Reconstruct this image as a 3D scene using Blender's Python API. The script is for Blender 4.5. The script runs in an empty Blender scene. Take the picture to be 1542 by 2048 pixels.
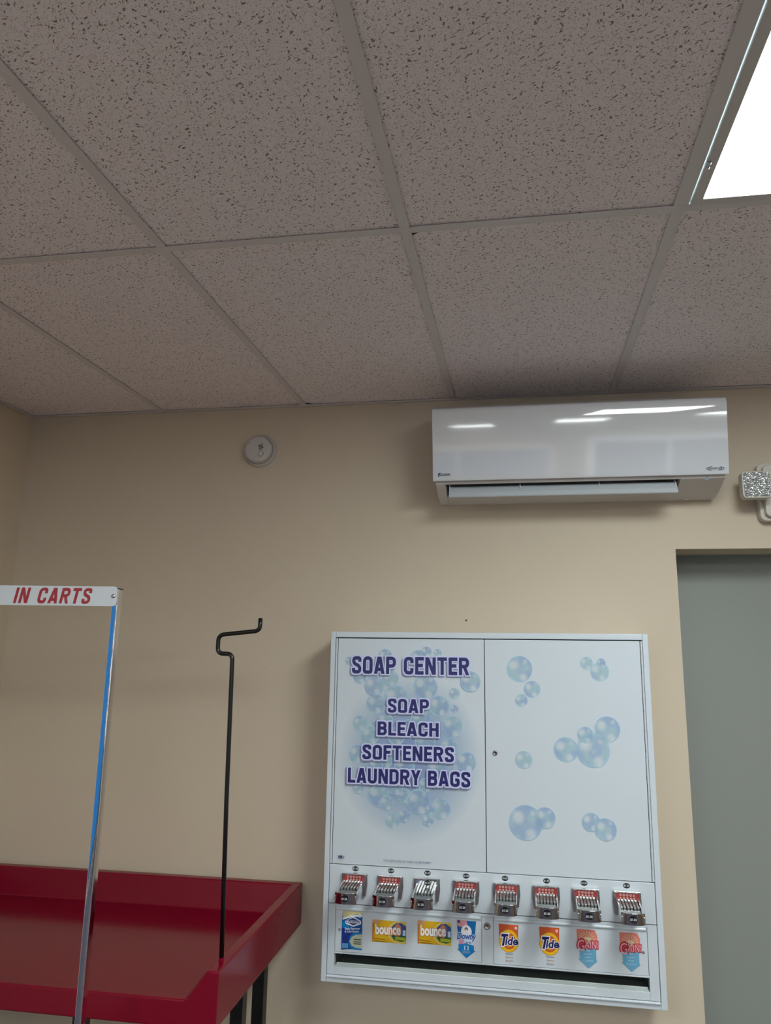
import bpy, bmesh, math, random
from mathutils import Vector, Matrix
random.seed(7)
C = bpy.context.collection
S = bpy.context.scene
PI = math.pi

# ---------------------------------------------------------------- camera, light, exposure
cam_d = bpy.data.cameras.new('camera'); cam = bpy.data.objects.new('camera', cam_d); C.objects.link(cam)
R_ = Vector((0.98744901, 0.15753792, 0.01123632)); U_ = Vector((0.02012597, -0.19607507, 0.98038233)); F_ = Vector((-0.15665056, 0.96785142, 0.19678474))
M = Matrix((R_, U_, -F_)).transposed().to_4x4(); M.translation = Vector((0.24613, -2.72551, 1.78389)); cam.matrix_world = M
cam_d.sensor_fit = 'VERTICAL'; cam_d.sensor_height = 36; cam_d.lens = 1454.05 * 36 / 2048
cam_d.shift_x = -35.28 / 2048; cam_d.shift_y = -21.3 / 2048; cam_d.clip_start = .05
S.camera = cam
S.view_settings.view_transform = 'Standard'; S.view_settings.look = 'None'; S.view_settings.gamma = 1
S.view_settings.use_curve_mapping = False; S.view_settings.exposure = 3.12
W = bpy.data.worlds.new('sky'); S.world = W; W.use_nodes = True
W.node_tree.nodes['Background'].inputs[0].default_value = (.003, .020, .052, 1); W.node_tree.nodes['Background'].inputs[1].default_value = 1.0
LAMP = 2.85          # ceiling panel radiance
WIN = .80
def area(name, loc, rot, sx, sy, power, col):
    d = bpy.data.lights.new(name, 'AREA'); d.shape = 'RECTANGLE'; d.size = sx; d.size_y = sy; d.energy = power; d.color = col
    o = bpy.data.objects.new(name, d); C.objects.link(o); o.location = loc; o.rotation_euler = rot; return o
# daylight through the two storefront windows behind the camera (they stand in the far wall)
area('daylight_a', (-2.2 + 1.6, -7.42, 1.55), (PI / 2, 0, PI), 2.6, 1.5, 44 * WIN, (.97, .97, .97))
area('daylight_b', (2.2, -7.42, 1.35), (PI / 2, 0, PI), 2.0, 2.1, 100 * WIN, (.70, .87, 1))

# ---------------------------------------------------------------- helpers
def lin(c):
    return tuple(((x / 255) / 12.92 if x / 255 <= .04045 else ((x / 255 + .055) / 1.055) ** 2.4) for x in c) + (1,)
def mat(name, col, rough=.5, metal=0, srgb=True, bump=None, coat=0, emis=None, spec=.5, var=None):
    m = bpy.data.materials.new(name); m.use_nodes = True; nt = m.node_tree; b = nt.nodes['Principled BSDF']
    c = lin(col) if srgb else tuple(col) + (1,)
    b.inputs['Base Color'].default_value = c; b.inputs['Roughness'].default_value = rough; b.inputs['Metallic'].default_value = metal
    b.inputs['Coat Weight'].default_value = coat; b.inputs['Coat Roughness'].default_value = .04; b.inputs['Specular IOR Level'].default_value = spec
    if emis: b.inputs['Emission Color'].default_value = tuple(emis[:3]) + (1,); b.inputs['Emission Strength'].default_value = emis[3]
    tc = nt.nodes.new('ShaderNodeTexCoord')
    if var:
        n = nt.nodes.new('ShaderNodeTexNoise'); n.inputs['Scale'].default_value = var[0]; nt.links.new(tc.outputs['Object'], n.inputs['Vector'])
        mx = nt.nodes.new('ShaderNodeMix'); mx.data_type = 'RGBA'; nt.links.new(n.outputs['Fac'], mx.inputs[0])
        mx.inputs[6].default_value = tuple(v * (1 - var[1]) for v in c[:3]) + (1,); mx.inputs[7].default_value = tuple(min(1, v * (1 + var[1])) for v in c[:3]) + (1,)
        nt.links.new(mx.outputs[2], b.inputs['Base Color'])
    if bump:
        n = nt.nodes.new('ShaderNodeTexNoise'); n.inputs['Scale'].default_value = bump[0]; n.inputs['Detail'].default_value = 3; nt.links.new(tc.outputs['Object'], n.inputs['Vector'])
        bp = nt.nodes.new('ShaderNodeBump'); bp.inputs['Strength'].default_value = bump[1]; bp.inputs['Distance'].default_value = .002
        nt.links.new(n.outputs['Fac'], bp.inputs['Height']); nt.links.new(bp.outputs[0], b.inputs['Normal'])
    return m
def obj(name, bm, mats, parent=None, smooth=None, bevel=0, seg=2, loc=None):
    bmesh.ops.recalc_face_normals(bm, faces=bm.faces[:]) if smooth != 'flat' else None
    me = bpy.data.meshes.new(name); bm.to_mesh(me); bm.free()
    o = bpy.data.objects.new(name, me); C.objects.link(o)
    for m in (mats if isinstance(mats, (list, tuple)) else [mats]): me.materials.append(m)
    if parent: o.parent = parent
    if loc: o.location = loc
    if bevel:
        md = o.modifiers.new('bevel', 'BEVEL'); md.width = bevel; md.segments = seg; md.limit_method = 'ANGLE'; md.angle_limit = .6
    if smooth is True or bevel:
        for p in me.polygons: p.use_smooth = True
        md = o.modifiers.new('normals', 'WEIGHTED_NORMAL'); md.keep_sharp = True
    if smooth == 'sm':
        for p in me.polygons: p.use_smooth = True
    return o
def box(bm, x0, x1, y0, y1, z0, z1, mi=0):
    v = [bm.verts.new((x, y, z)) for x in (x0, x1) for y in (y0, y1) for z in (z0, z1)]
    for f in ((0, 1, 3, 2), (4, 6, 7, 5), (0, 4, 5, 1), (2, 3, 7, 6), (0, 2, 6, 4), (1, 5, 7, 3)):
        bm.faces.new([v[i] for i in f]).material_index = mi
    return v
def prism(bm, pts, axis, a0, a1, mi=0):
    """extrude the 2D outline pts along axis; for x pts=(y,z), y pts=(x,z), z pts=(x,y)"""
    def mk(p, a): return (a, p[0], p[1]) if axis == 'x' else (p[0], a, p[1]) if axis == 'y' else (p[0], p[1], a)
    A = [bm.verts.new(mk(p, a0)) for p in pts]; B = [bm.verts.new(mk(p, a1)) for p in pts]; n = len(pts)
    bm.faces.new(A).material_index = mi; bm.faces.new(B[::-1]).material_index = mi
    for i in range(n): bm.faces.new((A[i], B[i], B[(i + 1) % n], A[(i + 1) % n])).material_index = mi
def cyl(bm, p0, p1, r0, r1=None, n=24, mi=0, cap=True):
    r1 = r0 if r1 is None else r1; p0 = Vector(p0); p1 = Vector(p1); d = (p1 - p0).normalized()
    a = d.orthogonal().normalized(); b = d.cross(a)
    A = []; B = []
    for i in range(n):
        t = 2 * PI * i / n; w = a * math.cos(t) + b * math.sin(t); A.append(bm.verts.new(p0 + w * r0)); B.append(bm.verts.new(p1 + w * r1))
    for i in range(n): bm.faces.new((A[i], A[(i + 1) % n], B[(i + 1) % n], B[i])).material_index = mi
    if cap: bm.faces.new(A[::-1]).material_index = mi; bm.faces.new(B).material_index = mi
def lathe(bm, prof, c, n=48, mi=0, direction=(0, -1, 0)):
    """prof = (radius, distance out of the wall) around the axis through c"""
    d = Vector(direction); a = Vector((1, 0, 0)) if abs(d.x) < .5 else Vector((0, 1, 0)); b = d.cross(a); c = Vector(c); rings = []
    for r, h in prof:
        if r < 1e-6: rings.append([bm.verts.new(c + d * h)]); continue
        rings.append([bm.verts.new(c + d * h + (a * math.cos(2 * PI * i / n) + b * math.sin(2 * PI * i / n)) * r) for i in range(n)])
    for A, B in zip(rings, rings[1:]):
        for i in range(n):
            j = (i + 1) % n
            f = [A[i % len(A)], A[j % len(A)], B[j % len(B)], B[i % len(B)]]
            f = list(dict.fromkeys(f))
            if len(f) > 2: bm.faces.new(f).material_index = mi
def tube(bm, pts, r, n=16):
    pts = [Vector(p) for p in pts]; rings = []; up = None
    for i, p in enumerate(pts):
        d = ((pts[min(i + 1, len(pts) - 1)] - p).normalized() + (p - pts[max(i - 1, 0)]).normalized()).normalized()
        up = d.orthogonal().normalized() if up is None else (up - d * up.dot(d)).normalized()
        b = d.cross(up); rings.append([bm.verts.new(p + (up * math.cos(2 * PI * k / n) + b * math.sin(2 * PI * k / n)) * r) for k in range(n)])
    for A, B in zip(rings, rings[1:]):
        for k in range(n): bm.faces.new((A[k], A[(k + 1) % n], B[(k + 1) % n], B[k]))
    bm.faces.new(rings[0][::-1]); bm.faces.new(rings[-1])
def rounded(pts, rad, k=6):
    """round the corners of a 3D polyline"""
    pts = [Vector(p) for p in pts]; out = [pts[0]]
    for a, p, b in zip(pts, pts[1:], pts[2:]):
        u = (a - p); v = (b - p); r = min(rad, u.length * .49, v.length * .49); A = p + u.normalized() * r; B = p + v.normalized() * r
        for i in range(k + 1): t = i / k; out.append(A * (1 - t) ** 2 + p * 2 * t * (1 - t) + B * t * t)
    return out + [pts[-1]]
def rrect(x0, x1, z0, z1, r, k=5):
    o = []
    for cx, cz, a in ((x1 - r, z1 - r, 0), (x0 + r, z1 - r, PI / 2), (x0 + r, z0 + r, PI), (x1 - r, z0 + r, 1.5 * PI)):
        for i in range(k + 1): t = a + i / k * PI / 2; o.append((cx + r * math.cos(t), cz + r * math.sin(t)))
    return o
def thing(name, label, cat, loc=(0, 0, 0), group=None):
    o = bpy.data.objects.new(name, None); C.objects.link(o); o.location = loc; o.empty_display_size = .1
    o['label'] = label; o['category'] = cat
    if group: o['group'] = group
    return o
def tag(o, label, cat, group=None):
    o['label'] = label; o['category'] = cat
    if group: o['group'] = group
    return o
def struct(name, bm, m, parent=None, label=None, **k):
    o = obj(name, bm, m, parent, **k)
    if not parent: o['kind'] = 'structure'
    if label: o['label'] = label; 
    return o
_tc = {}
def text2d(body, off=0.0, shear=0.0, space=1.0):
    key = (body, off, shear, space)
    if key in _tc: return _tc[key]
    cu = bpy.data.curves.new('t', 'FONT'); cu.body = body; cu.size = 1; cu.offset = off; cu.shear = shear; cu.space_character = space; cu.resolution_u = 3
    o = bpy.data.objects.new('t', cu); C.objects.link(o)
    bpy.context.view_layer.update()
    me = bpy.data.meshes.new_from_object(o.evaluated_get(bpy.context.evaluated_depsgraph_get()))
    par = list(range(len(me.vertices)))
    def root(i):
        while par[i] != i: par[i] = par[par[i]]; i = par[i]
        return i
    for p in me.polygons:
        for v in p.vertices[1:]: par[root(v)] = root(p.vertices[0])
    mids = {}
    for i, v in enumerate(me.vertices): mids.setdefault(root(i), []).append(v.co.x)
    order = {k: n_ for n_, (k, _) in enumerate(sorted(mids.items(), key=lambda kv: min(kv[1])))}
    r = ([(v.co.x, v.co.y, order[root(i)]) for i, v in enumerate(me.vertices)], [tuple(p.vertices) for p in me.polygons])
    bpy.data.objects.remove(o); bpy.data.curves.remove(cu); bpy.data.meshes.remove(me)
    _tc[key] = r; return r
class Print:
    """flat printed artwork on a surface facing -y: polygons in (x, z) stacked in hair-thin layers"""
    def __init__(s, y, step=.00018): s.bm = bmesh.new(); s.y = y; s.l = 0; s.step = step; s.mats = []; s.uv = s.bm.loops.layers.uv.new('uv')
    def mi(s, m):
        if m not in s.mats: s.mats.append(m)
        return s.mats.index(m)
    def face(s, pts, m, uvs=None, up=True):
        if up: s.l += 1
        y = s.y - s.l * s.step; f = s.bm.faces.new([s.bm.verts.new((p[0], y, p[1])) for p in pts]); f.material_index = s.mi(m)
        if uvs:
            for lp, u in zip(f.loops, uvs): lp[s.uv].uv = u
    def poly(s, pts, m): s.face(pts, m)
    def ell(s, cx, cz, rx, rz, m, n=40, a0=0, a1=2 * PI, up=True):
        T = [a0 + (a1 - a0) * i / n for i in range(n if a1 - a0 > 6.28 else n + 1)]
        s.face([(cx + rx * math.cos(t), cz + rz * math.sin(t)) for t in T], m, [(math.cos(t), math.sin(t)) for t in T], up)
    def ring(s, cx, cz, rx, rz, w, m, n=40, a0=0, a1=2 * PI, rot=0):
        s.l += 1; y = s.y - s.l * s.step; P = []
        for i in range(n + 1):
            t = a0 + (a1 - a0) * i / n
            q = []
            for k in (0, w):
                a = (rx - k) * math.cos(t); b = (rz - k) * math.sin(t); q.append(s.bm.verts.new((cx + a * math.cos(rot) - b * math.sin(rot), y, cz + a * math.sin(rot) + b * math.cos(rot))))
            P.append(q)
        for A, B in zip(P, P[1:]): s.bm.faces.new((A[0], B[0], B[1], A[1])).material_index = s.mi(m)
    def text(s, body, x0, x1, z0, z1, m, off=.0, shear=0, space=1, outline=None, dx=0, dz=0, rot=0, shear_z=0):
        """fit the letters into x0..x1, z0..z1; outline=(offset, material)"""
        base = text2d(body, off, shear, space)[0]
        bx0 = min(p[0] for p in base); bx1 = max(p[0] for p in base); bz0 = min(p[1] for p in base); bz1 = max(p[1] for p in base)
        cx = (x0 + x1) / 2; cz = (z0 + z1) / 2
        for o_, mm in ([(outline[0], outline[1])] if outline else []) + [(off, m)]:
            vs, fs = text2d(body, o_, shear, space); s.l += 1; y = s.y - s.l * s.step; V = []
            for px, pz, comp in vs:
                X = x0 + (px - bx0) / (bx1 - bx0) * (x1 - x0) + dx; Z = z0 + (pz - bz0) / (bz1 - bz0) * (z1 - z0) + dz + shear_z * (X - cx)
                a, b = X - cx, Z - cz; V.append(s.bm.verts.new((cx + a * math.cos(rot) - b * math.sin(rot), y - comp % 3 * .00003, cz + a * math.sin(rot) + b * math.cos(rot))))
            for f in fs:
                try: s.bm.faces.new([V[i] for i in f]).material_index = s.mi(mm)
                except ValueError: pass
    def block(s, body, x0, x1, z0, z1, t, layers, slant=0.0, gap=.10):
        """condensed block capitals drawn with strokes; t = stroke weight, layers = [(growth, material, dx, dz)] from the back"""
        adv = []; X = 0
        for ch in body:
            w = {' ': .30, 'I': t, 'N': .66, 'L': .52, 'E': .54, 'F': .52, 'T': .60, 'A': .66, 'Y': .64, 'R': .64, 'G': .64, 'C': .62, 'S': .60}.get(ch, .63)
            adv.append((ch, X, w)); X += w + gap
        X -= gap; sx = (x1 - x0) / X; sz = z1 - z0
        for g, m, dx, dz in layers:
            s.l += 1; y = s.y - s.l * s.step; mi = s.mi(m); e = g / sz
            cnt = [0]
            def put(P2, ox):
                cnt[0] += 1; yy = y - cnt[0] % 5 * .00002
                V = [s.bm.verts.new((x0 + dx + (ox + px) * sx + slant * (pz - .5) * sz, yy, z0 + dz + pz * sz)) for px, pz in P2]
                s.bm.faces.new(V).material_index = mi
            for ch, ox, w in adv:
                h = t / 2; a = h; b = w - h; lo = h * .92; hi = 1 - lo; ex = g / sx
                def stroke(pts, r=0):
                    """one ribbon with mitred joints"""
                    pts = [Vector((p[0], p[1], 0)) for p in pts]; loop = (pts[0] - pts[-1]).length < 1e-6
                    if r: pts = rounded(pts, r, 6)
                    cnt[0] += 1; yy = y - cnt[0] % 5 * .00003 - .000004; R2 = []; N_ = len(pts)
                    for i, p in enumerate(pts):
                        u = (p - pts[i - 1]).normalized() if i else None; v = (pts[i + 1] - p).normalized() if i < N_ - 1 else None
                        if loop and i in (0, N_ - 1): u = (pts[-1] - pts[-2]).normalized(); v = (pts[1] - pts[0]).normalized()
                        d = ((u or v) + (v or u)).normalized(); n_ = Vector((-d.y, d.x, 0)); c_ = n_.dot(Vector((-(u or v).y, (u or v).x, 0)))
                        q = p + (d * (-ex * abs(d.x) - e * abs(d.y)) if (i == 0 and not loop) else d * (ex * abs(d.x) + e * abs(d.y)) if (i == N_ - 1 and not loop) else Vector((0, 0, 0)))
                        k = (h + ex * abs(n_.x) + e * abs(n_.y)) / max(.6, c_)
                        R2.append([(x0 + dx + (ox + (q + n_ * kk).x) * sx + slant * ((q + n_ * kk).y - .5) * sz, z0 + dz + (q + n_ * kk).y * sz) for kk in (k, -k)])
                    for i, (A_, B_) in enumerate(zip(R2, R2[1:])): s.bm.faces.new([s.bm.verts.new((c_[0], yy - i % 9 * .000009, c_[1])) for c_ in (A_[0], B_[0], B_[1], A_[1])]).material_index = mi
                def para(xa, ya, xb, yb, ww=None):
                    ww = (ww or t * 1.04) / 2 + ex; k = (xb - xa) / (yb - ya); put([(xa - ww - k * e, ya - e), (xa + ww - k * e, ya - e), (xb + ww + k * e, yb + e), (xb - ww + k * e, yb + e)], ox)
                V_ = lambda x: para(x, 0, x, 1, t)
                if ch == 'I': V_(w / 2)
                elif ch == 'O': stroke([(w / 2, lo), (b, lo), (b, hi), (a, hi), (a, lo), (w / 2, lo)], .24)
                elif ch == 'C': stroke([(b, .36), (b, lo), (a, lo), (a, hi), (b, hi), (b, .64)], .24)
                elif ch == 'G': stroke([(b, .66), (b, hi), (a, hi), (a, lo), (b, lo), (b, .46), (w * .52, .46)], .22)
                elif ch == 'S': stroke([(b, .68), (b, hi), (a, hi), (a, .60), (b, .42), (b, lo), (a, lo), (a, .32)], .22)
                elif ch == 'A': para(a * .9, 0, w / 2 - h * .25, 1); para(w - a * .9, 0, w / 2 + h * .25, 1); stroke([(.20, .26), (w - .20, .26)])
                elif ch == 'P': V_(a); stroke([(a, hi), (b, hi), (b, .46), (a, .46)], .2)
                elif ch == 'R': V_(a); stroke([(a, hi), (b, hi), (b, .50), (a, .50)], .2); para(b, 0, w * .55, .46)
                elif ch == 'B': V_(a); stroke([(a, hi), (b - .02, hi), (b - .02, .53), (a, .53)], .17); stroke([(a, .51), (b, .51), (b, lo), (a, lo)], .2)
                elif ch == 'D': V_(a); stroke([(a, hi), (b, hi), (b, lo), (a, lo)], .26)
                elif ch in 'EF': V_(a); stroke([(a, hi), (w - ex, hi)]); stroke([(a, .52), (w - .05, .52)]); ch == 'E' and stroke([(a, lo), (w, lo)])
                elif ch == 'L': V_(a); stroke([(a, lo), (w, lo)])
                elif ch == 'T': V_(w / 2); stroke([(0, hi), (w, hi)])
                elif ch == 'N': V_(a); V_(b); para(b - .02, 0, a + .02, 1)
                elif ch == 'H': V_(a); V_(b); stroke([(a, .52), (b, .52)])
                elif ch == 'U': stroke([(a, 1), (a, lo), (b, lo), (b, 1)], .24)
                elif ch == 'Y': para(w / 2, .42, a * .95, 1); para(w / 2, .42, w - a * .95, 1); para(w / 2, 0, w / 2, .45, t)
    def done(s, name, parent):
        for f in s.bm.faces:
            f.normal_update()
            if f.normal.y > 0: f.normal_flip()
        return obj(name, s.bm, s.mats, parent, smooth='flat')

# ---------------------------------------------------------------- materials
M_wall = mat('wall_paint', (.61, .517, .395), .62, srgb=False, bump=(140, .18), var=(3, .02))
M_wallL = M_wall
M_grid = mat('ceiling_grid_paint', (.68, .65, .66), .5, srgb=False)
M_floor = mat('floor_tile', (.075, .052, .045), .25, srgb=False, var=(8, .1))
M_door = mat('door_paint', (.275, .30, .27), .5, srgb=False, var=(1.5, .03))
M_doorframe = mat('door_frame_paint', (.30, .31, .29), .5, srgb=False)
M_dark = mat('plenum_dark', (.012, .01, .008), .9, srgb=False)
M_white = mat('white_powder_coat', (.60, .66, .71), .32, srgb=False, bump=(400, .04), coat=.15)
M_gap = mat('gap_dark', (.03, .04, .045), .8, srgb=False)
M_plastic = mat('white_gloss_plastic', (.66, .67, .69), .06, srgb=False, coat=.6)
M_plastic2 = mat('white_satin_plastic', (.60, .57, .545), .38, srgb=False)
M_black = mat('black_interior', (.004, .004, .005), .6, srgb=False)
M_chrome = mat('chrome', (.80, .80, .80), .09, 1, srgb=False, bump=(60, .10))
M_nickel = mat('brushed_nickel', (.42, .40, .40), .32, 1, srgb=False, bump=(200, .1))
M_bed = mat('satin_steel', (.45, .46, .45), .38, 1, srgb=False)
M_pull = mat('chrome_dark_reflection', (.42, .41, .42), .07, 1, srgb=False, bump=(60, .1))  # chrome with the dark reflections of the room put into its colour
M_tube = mat('chrome_tube', (.80, .82, .84), .07, 1, srgb=False, bump=(25, .10))
M_red = mat('red_fibreglass', (.19, .0035, .018), .17, srgb=False, coat=.0, spec=.25, bump=(30, .03))
M_blk = mat('black_enamel', (.003, .003, .004), .3, srgb=False)
M_lens_white = mat('off_white_housing', (.60, .57, .50), .45, srgb=False)
M_det = mat('detector_plastic', (.56, .53, .50), .4, srgb=False)
def tile_material():
    m = bpy.data.materials.new('fissured_ceiling_tile'); m.use_nodes = True; nt = m.node_tree; N = nt.nodes; L = nt.links; b = N['Principled BSDF']
    b.inputs['Roughness'].default_value = .9; b.inputs['Specular IOR Level'].default_value = .1
    tc = N.new('ShaderNodeTexCoord')
    def mapping(sc, rot=0):
        mp = N.new('ShaderNodeMapping'); mp.inputs['Scale'].default_value = sc; mp.inputs['Rotation'].default_value = (0, 0, rot); return mp
    w = N.new('ShaderNodeTexNoise'); w.inputs['Scale'].default_value = 28; L.new(tc.outputs['Object'], w.inputs['Vector'])
    sb = N.new('ShaderNodeVectorMath'); sb.operation = 'SUBTRACT'; L.new(w.outputs['Color'], sb.inputs[0]); sb.inputs[1].default_value = (.5, .5, .5)
    sc_ = N.new('ShaderNodeVectorMath'); sc_.operation = 'SCALE'; sc_.inputs[3].default_value = .014; L.new(sb.outputs[0], sc_.inputs[0])
    ad = N.new('ShaderNodeVectorMath'); ad.operation = 'ADD'; L.new(tc.outputs['Object'], ad.inputs[0]); L.new(sc_.outputs[0], ad.inputs[1])
    facs = []
    for scl, rot, lo, hi, seed in (((120, 240, 1), .55, .660, .70, 0), ((190, 125, 1), .35, .685, .72, 7), ((380, 460, 1), 0, .61, .68, 3)):
        mp = mapping((scl[0], scl[1], 1), rot); mp.inputs['Location'].default_value = (seed, seed * 2, seed * 3); 
        mp.vector_type = 'POINT'
        # rotate first, stretch after
        r = N.new('ShaderNodeVectorRotate'); r.rotation_type = 'Z_AXIS'; r.inputs['Angle'].default_value = rot; mp.inputs['Rotation'].default_value = (0, 0, 0)
        L.new(ad.outputs[0], r.inputs['Vector']); L.new(r.outputs[0], mp.inputs['Vector'])
        n = N.new('ShaderNodeTexNoise'); n.inputs['Scale'].default_value = 1; n.inputs['Detail'].default_value = 1.0; n.inputs['Roughness'].default_value = .4; L.new(mp.outputs[0], n.inputs['Vector'])
        mr = N.new('ShaderNodeMapRange'); mr.inputs['From Min'].default_value = lo; mr.inputs['From Max'].default_value = hi; L.new(n.outputs['Fac'], mr.inputs['Value']); facs.append(mr)
    a = N.new('ShaderNodeMath'); a.operation = 'MAXIMUM'; L.new(facs[0].outputs[0], a.inputs[0]); L.new(facs[1].outputs[0], a.inputs[1])
    k = N.new('ShaderNodeMath'); k.operation = 'MULTIPLY'; k.inputs[1].default_value = .55; L.new(facs[2].outputs[0], k.inputs[0])
    a2 = N.new('ShaderNodeMath'); a2.operation = 'MAXIMUM'; L.new(a.outputs[0], a2.inputs[0]); L.new(k.outputs[0], a2.inputs[1])
    mx = N.new('ShaderNodeMix'); mx.data_type = 'RGBA'; L.new(a2.outputs[0], mx.inputs[0]); mx.inputs[6].default_value = (.90, .84, .87, 1); mx.inputs[7].default_value = (.27, .23, .21, 1)  # fissures and pinholes coloured darker for the shade in their depth
    L.new(mx.outputs[2], b.inputs['Base Color'])
    iv = N.new('ShaderNodeMath'); iv.operation = 'SUBTRACT'; iv.inputs[0].default_value = 1; L.new(a2.outputs[0], iv.inputs[1])
    bp = N.new('ShaderNodeBump'); bp.inputs['Strength'].default_value = .5; bp.inputs['Distance'].default_value = .002; L.new(iv.outputs[0], bp.inputs['Height']); L.new(bp.outputs[0], b.inputs['Normal'])
    return m
M_tile = tile_material()

# ---------------------------------------------------------------- room shell
H = 2.74; XL = -1.829; XR = 3.3; YF = -7.5
bm = bmesh.new(); box(bm, XL - .1, XR + .1, YF - .1, .5, -.1, 0); struct('floor', bm, M_floor)
X0, X1, ZD, YD = .8018, 1.78, 2.142, .163
bm = bmesh.new(); box(bm, XL - .1, X0, 0, YD, 0, H + .1); box(bm, X0, X1, 0, YD, ZD, H + .1); box(bm, X1, XR + .1, 0, YD, 0, H + .1); struct('wall_back', bm, M_wall)
bm = bmesh.new(); box(bm, XL - .1, XL, -4.5, 0, 0, H + .1); box(bm, XL - .1, XL, YF - .1, -7.3, 0, H + .1); box(bm, XL - .1, XL, -7.3, -4.5, 2.35, H + .1); box(bm, XL - .1, XL, -7.3, -4.5, 0, .06); struct('wall_left', bm, M_wall)
bm = bmesh.new()
for a, b_, c_, d_ in ((-7.3, -7.25, .06, 2.35), (-4.55, -4.5, .06, 2.35), (-7.25, -4.55, .06, .11), (-7.25, -4.55, 2.30, 2.35)): box(bm, XL - .08, XL, a, b_, c_, d_)
struct('window_3', bm, M_blk)  # opening added in the unseen wall so the chrome post mirrors blue
bm = bmesh.new(); box(bm, XR, XR + .1, YF - .1, 0, 0, H + .1); struct('wall_right', bm, M_wall)
bm = bmesh.new()
prev = XL
for a, b_, z0, z1 in ((-1.8, .7, .8, 2.3), (1.2, 3.2, .3, 2.4)):
    box(bm, prev, a, YF - .1, YF, 0, H); box(bm, a, b_, YF - .1, YF, 0, z0); box(bm, a, b_, YF - .1, YF, z1, H); prev = b_
box(bm, prev, XR, YF - .1, YF, 0, H); struct('wall_front', bm, mat('brown_wall_paint', (.07, .05, .04), .6, srgb=False))
for i, (a, b_, z0, z1) in enumerate(((-1.8, .7, .8, 2.3), (1.2, 3.2, .3, 2.4))):
    bm = bmesh.new(); t = .05
    box(bm, a, b_, YF - .08, YF, z0, z0 + t); box(bm, a, b_, YF - .08, YF, z1 - t, z1); box(bm, a, a + t, YF - .08, YF, z0 + t, z1 - t); box(bm, b_ - t, b_, YF - .08, YF, z0 + t, z1 - t)
    box(bm, (a + b_) / 2 - .025, (a + b_) / 2 + .025, YF - .08, YF, z0 + t, z1 - t)
    struct('window_%d' % (i + 1), bm, M_blk)
# recessed door
bm = bmesh.new(); box(bm, X0 - .05, X1 + .05, YD + .064, YD + .11, 0, ZD + .05)
d1 = struct('door_1', bm, M_door)
bm = bmesh.new(); box(bm, X0 - .05, X1 + .05, YD, YD + .064, ZD - .002, ZD + .05); box(bm, X0 - .05, X0 + .004, YD, YD + .064, 0, ZD); box(bm, X1 - .004, X1 + .05, YD, YD + .064, 0, ZD)
struct('door_frame', bm, M_doorframe, d1)
# ceiling: lay-in tiles with the T-bar grid
bars = [-1.8365 + .0, -1.2216, -.607, -.0025, .607, 1.2165, 1.826, 2.4355, 3.045]
cross = [0.0, -1.203, -2.4222, -3.6414, -4.8606, -6.0798, -7.299]
troffers = [(4, 1), (1, 3), (4, 4), (6, 3), (2, 5)]     # (column starting bar, row)
bm = bmesh.new()
xs = [XL] + [b for b in bars if b > XL + .05] + [XR]; ys = cross + [YF]
for i in range(len(xs) - 1):
    for j in range(len(ys) - 1):
        col = i
        if any(abs(xs[i] - bars[t[0]]) < .01 and j == t[1] for t in troffers): continue
        e = .003
        box(bm, xs[i] + e, xs[i + 1] - e, ys[j + 1] + e, ys[j] - e, H + .0035, H + .019)
ce = struct('ceiling', bm, M_tile)
bm = bmesh.new(); box(bm, XL - .1, XR + .1, YF - .1, .1, H + .12, H + .16); struct('plenum', bm, M_dark, ce)
bm = bmesh.new(); hw = .012
for x in xs[1:-1]:
    for j in range(len(ys) - 1):
        box(bm, x - hw, x + hw, ys[j + 1] + hw * 0 + .0, ys[j], H, H + .0012)
    box(bm, x - .0008, x + .0008, YF, 0, H + .0012, H + .035)
for y in ys[1:-1]:
    box(bm, XL, XR, y - hw, y + hw, H - .0006, H + .0010); box(bm, XL, XR, y - .0008, y + .0008, H + .001, H + .035)
struct('grid', bm, M_grid, ce)
bm = bmesh.new()
box(bm, XL, XR, -.022, 0, H - .0008, H + .0008); box(bm, XL, XR, -.0015, 0, H - .0008, H + .022)
struct('trim_1', bm, M_grid)
bm = bmesh.new(); box(bm, XL, XL + .022, YF, -.022, H - .0008, H + .0008); box(bm, XL, XL + .0015, YF, -.022, H - .0008, H + .022); struct('trim_2', bm, M_grid)
# dark triangles standing in for the shadowed notches at broken tile corners
bm = bmesh.new(); z = H + .0030
for tri in (((.0098, -1.191), (.0375, -1.191), (.0105, -1.176)), ((-.5949, -.024), (-.566, -.024), (-.588, -.036)), ((.628, -1.217), (.618, -1.2165), (.624, -1.236))):
    prism(bm, tri, 'z', z, z + .004)
struct('chipped_corner_shade', bm, M_dark, ce)

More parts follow.
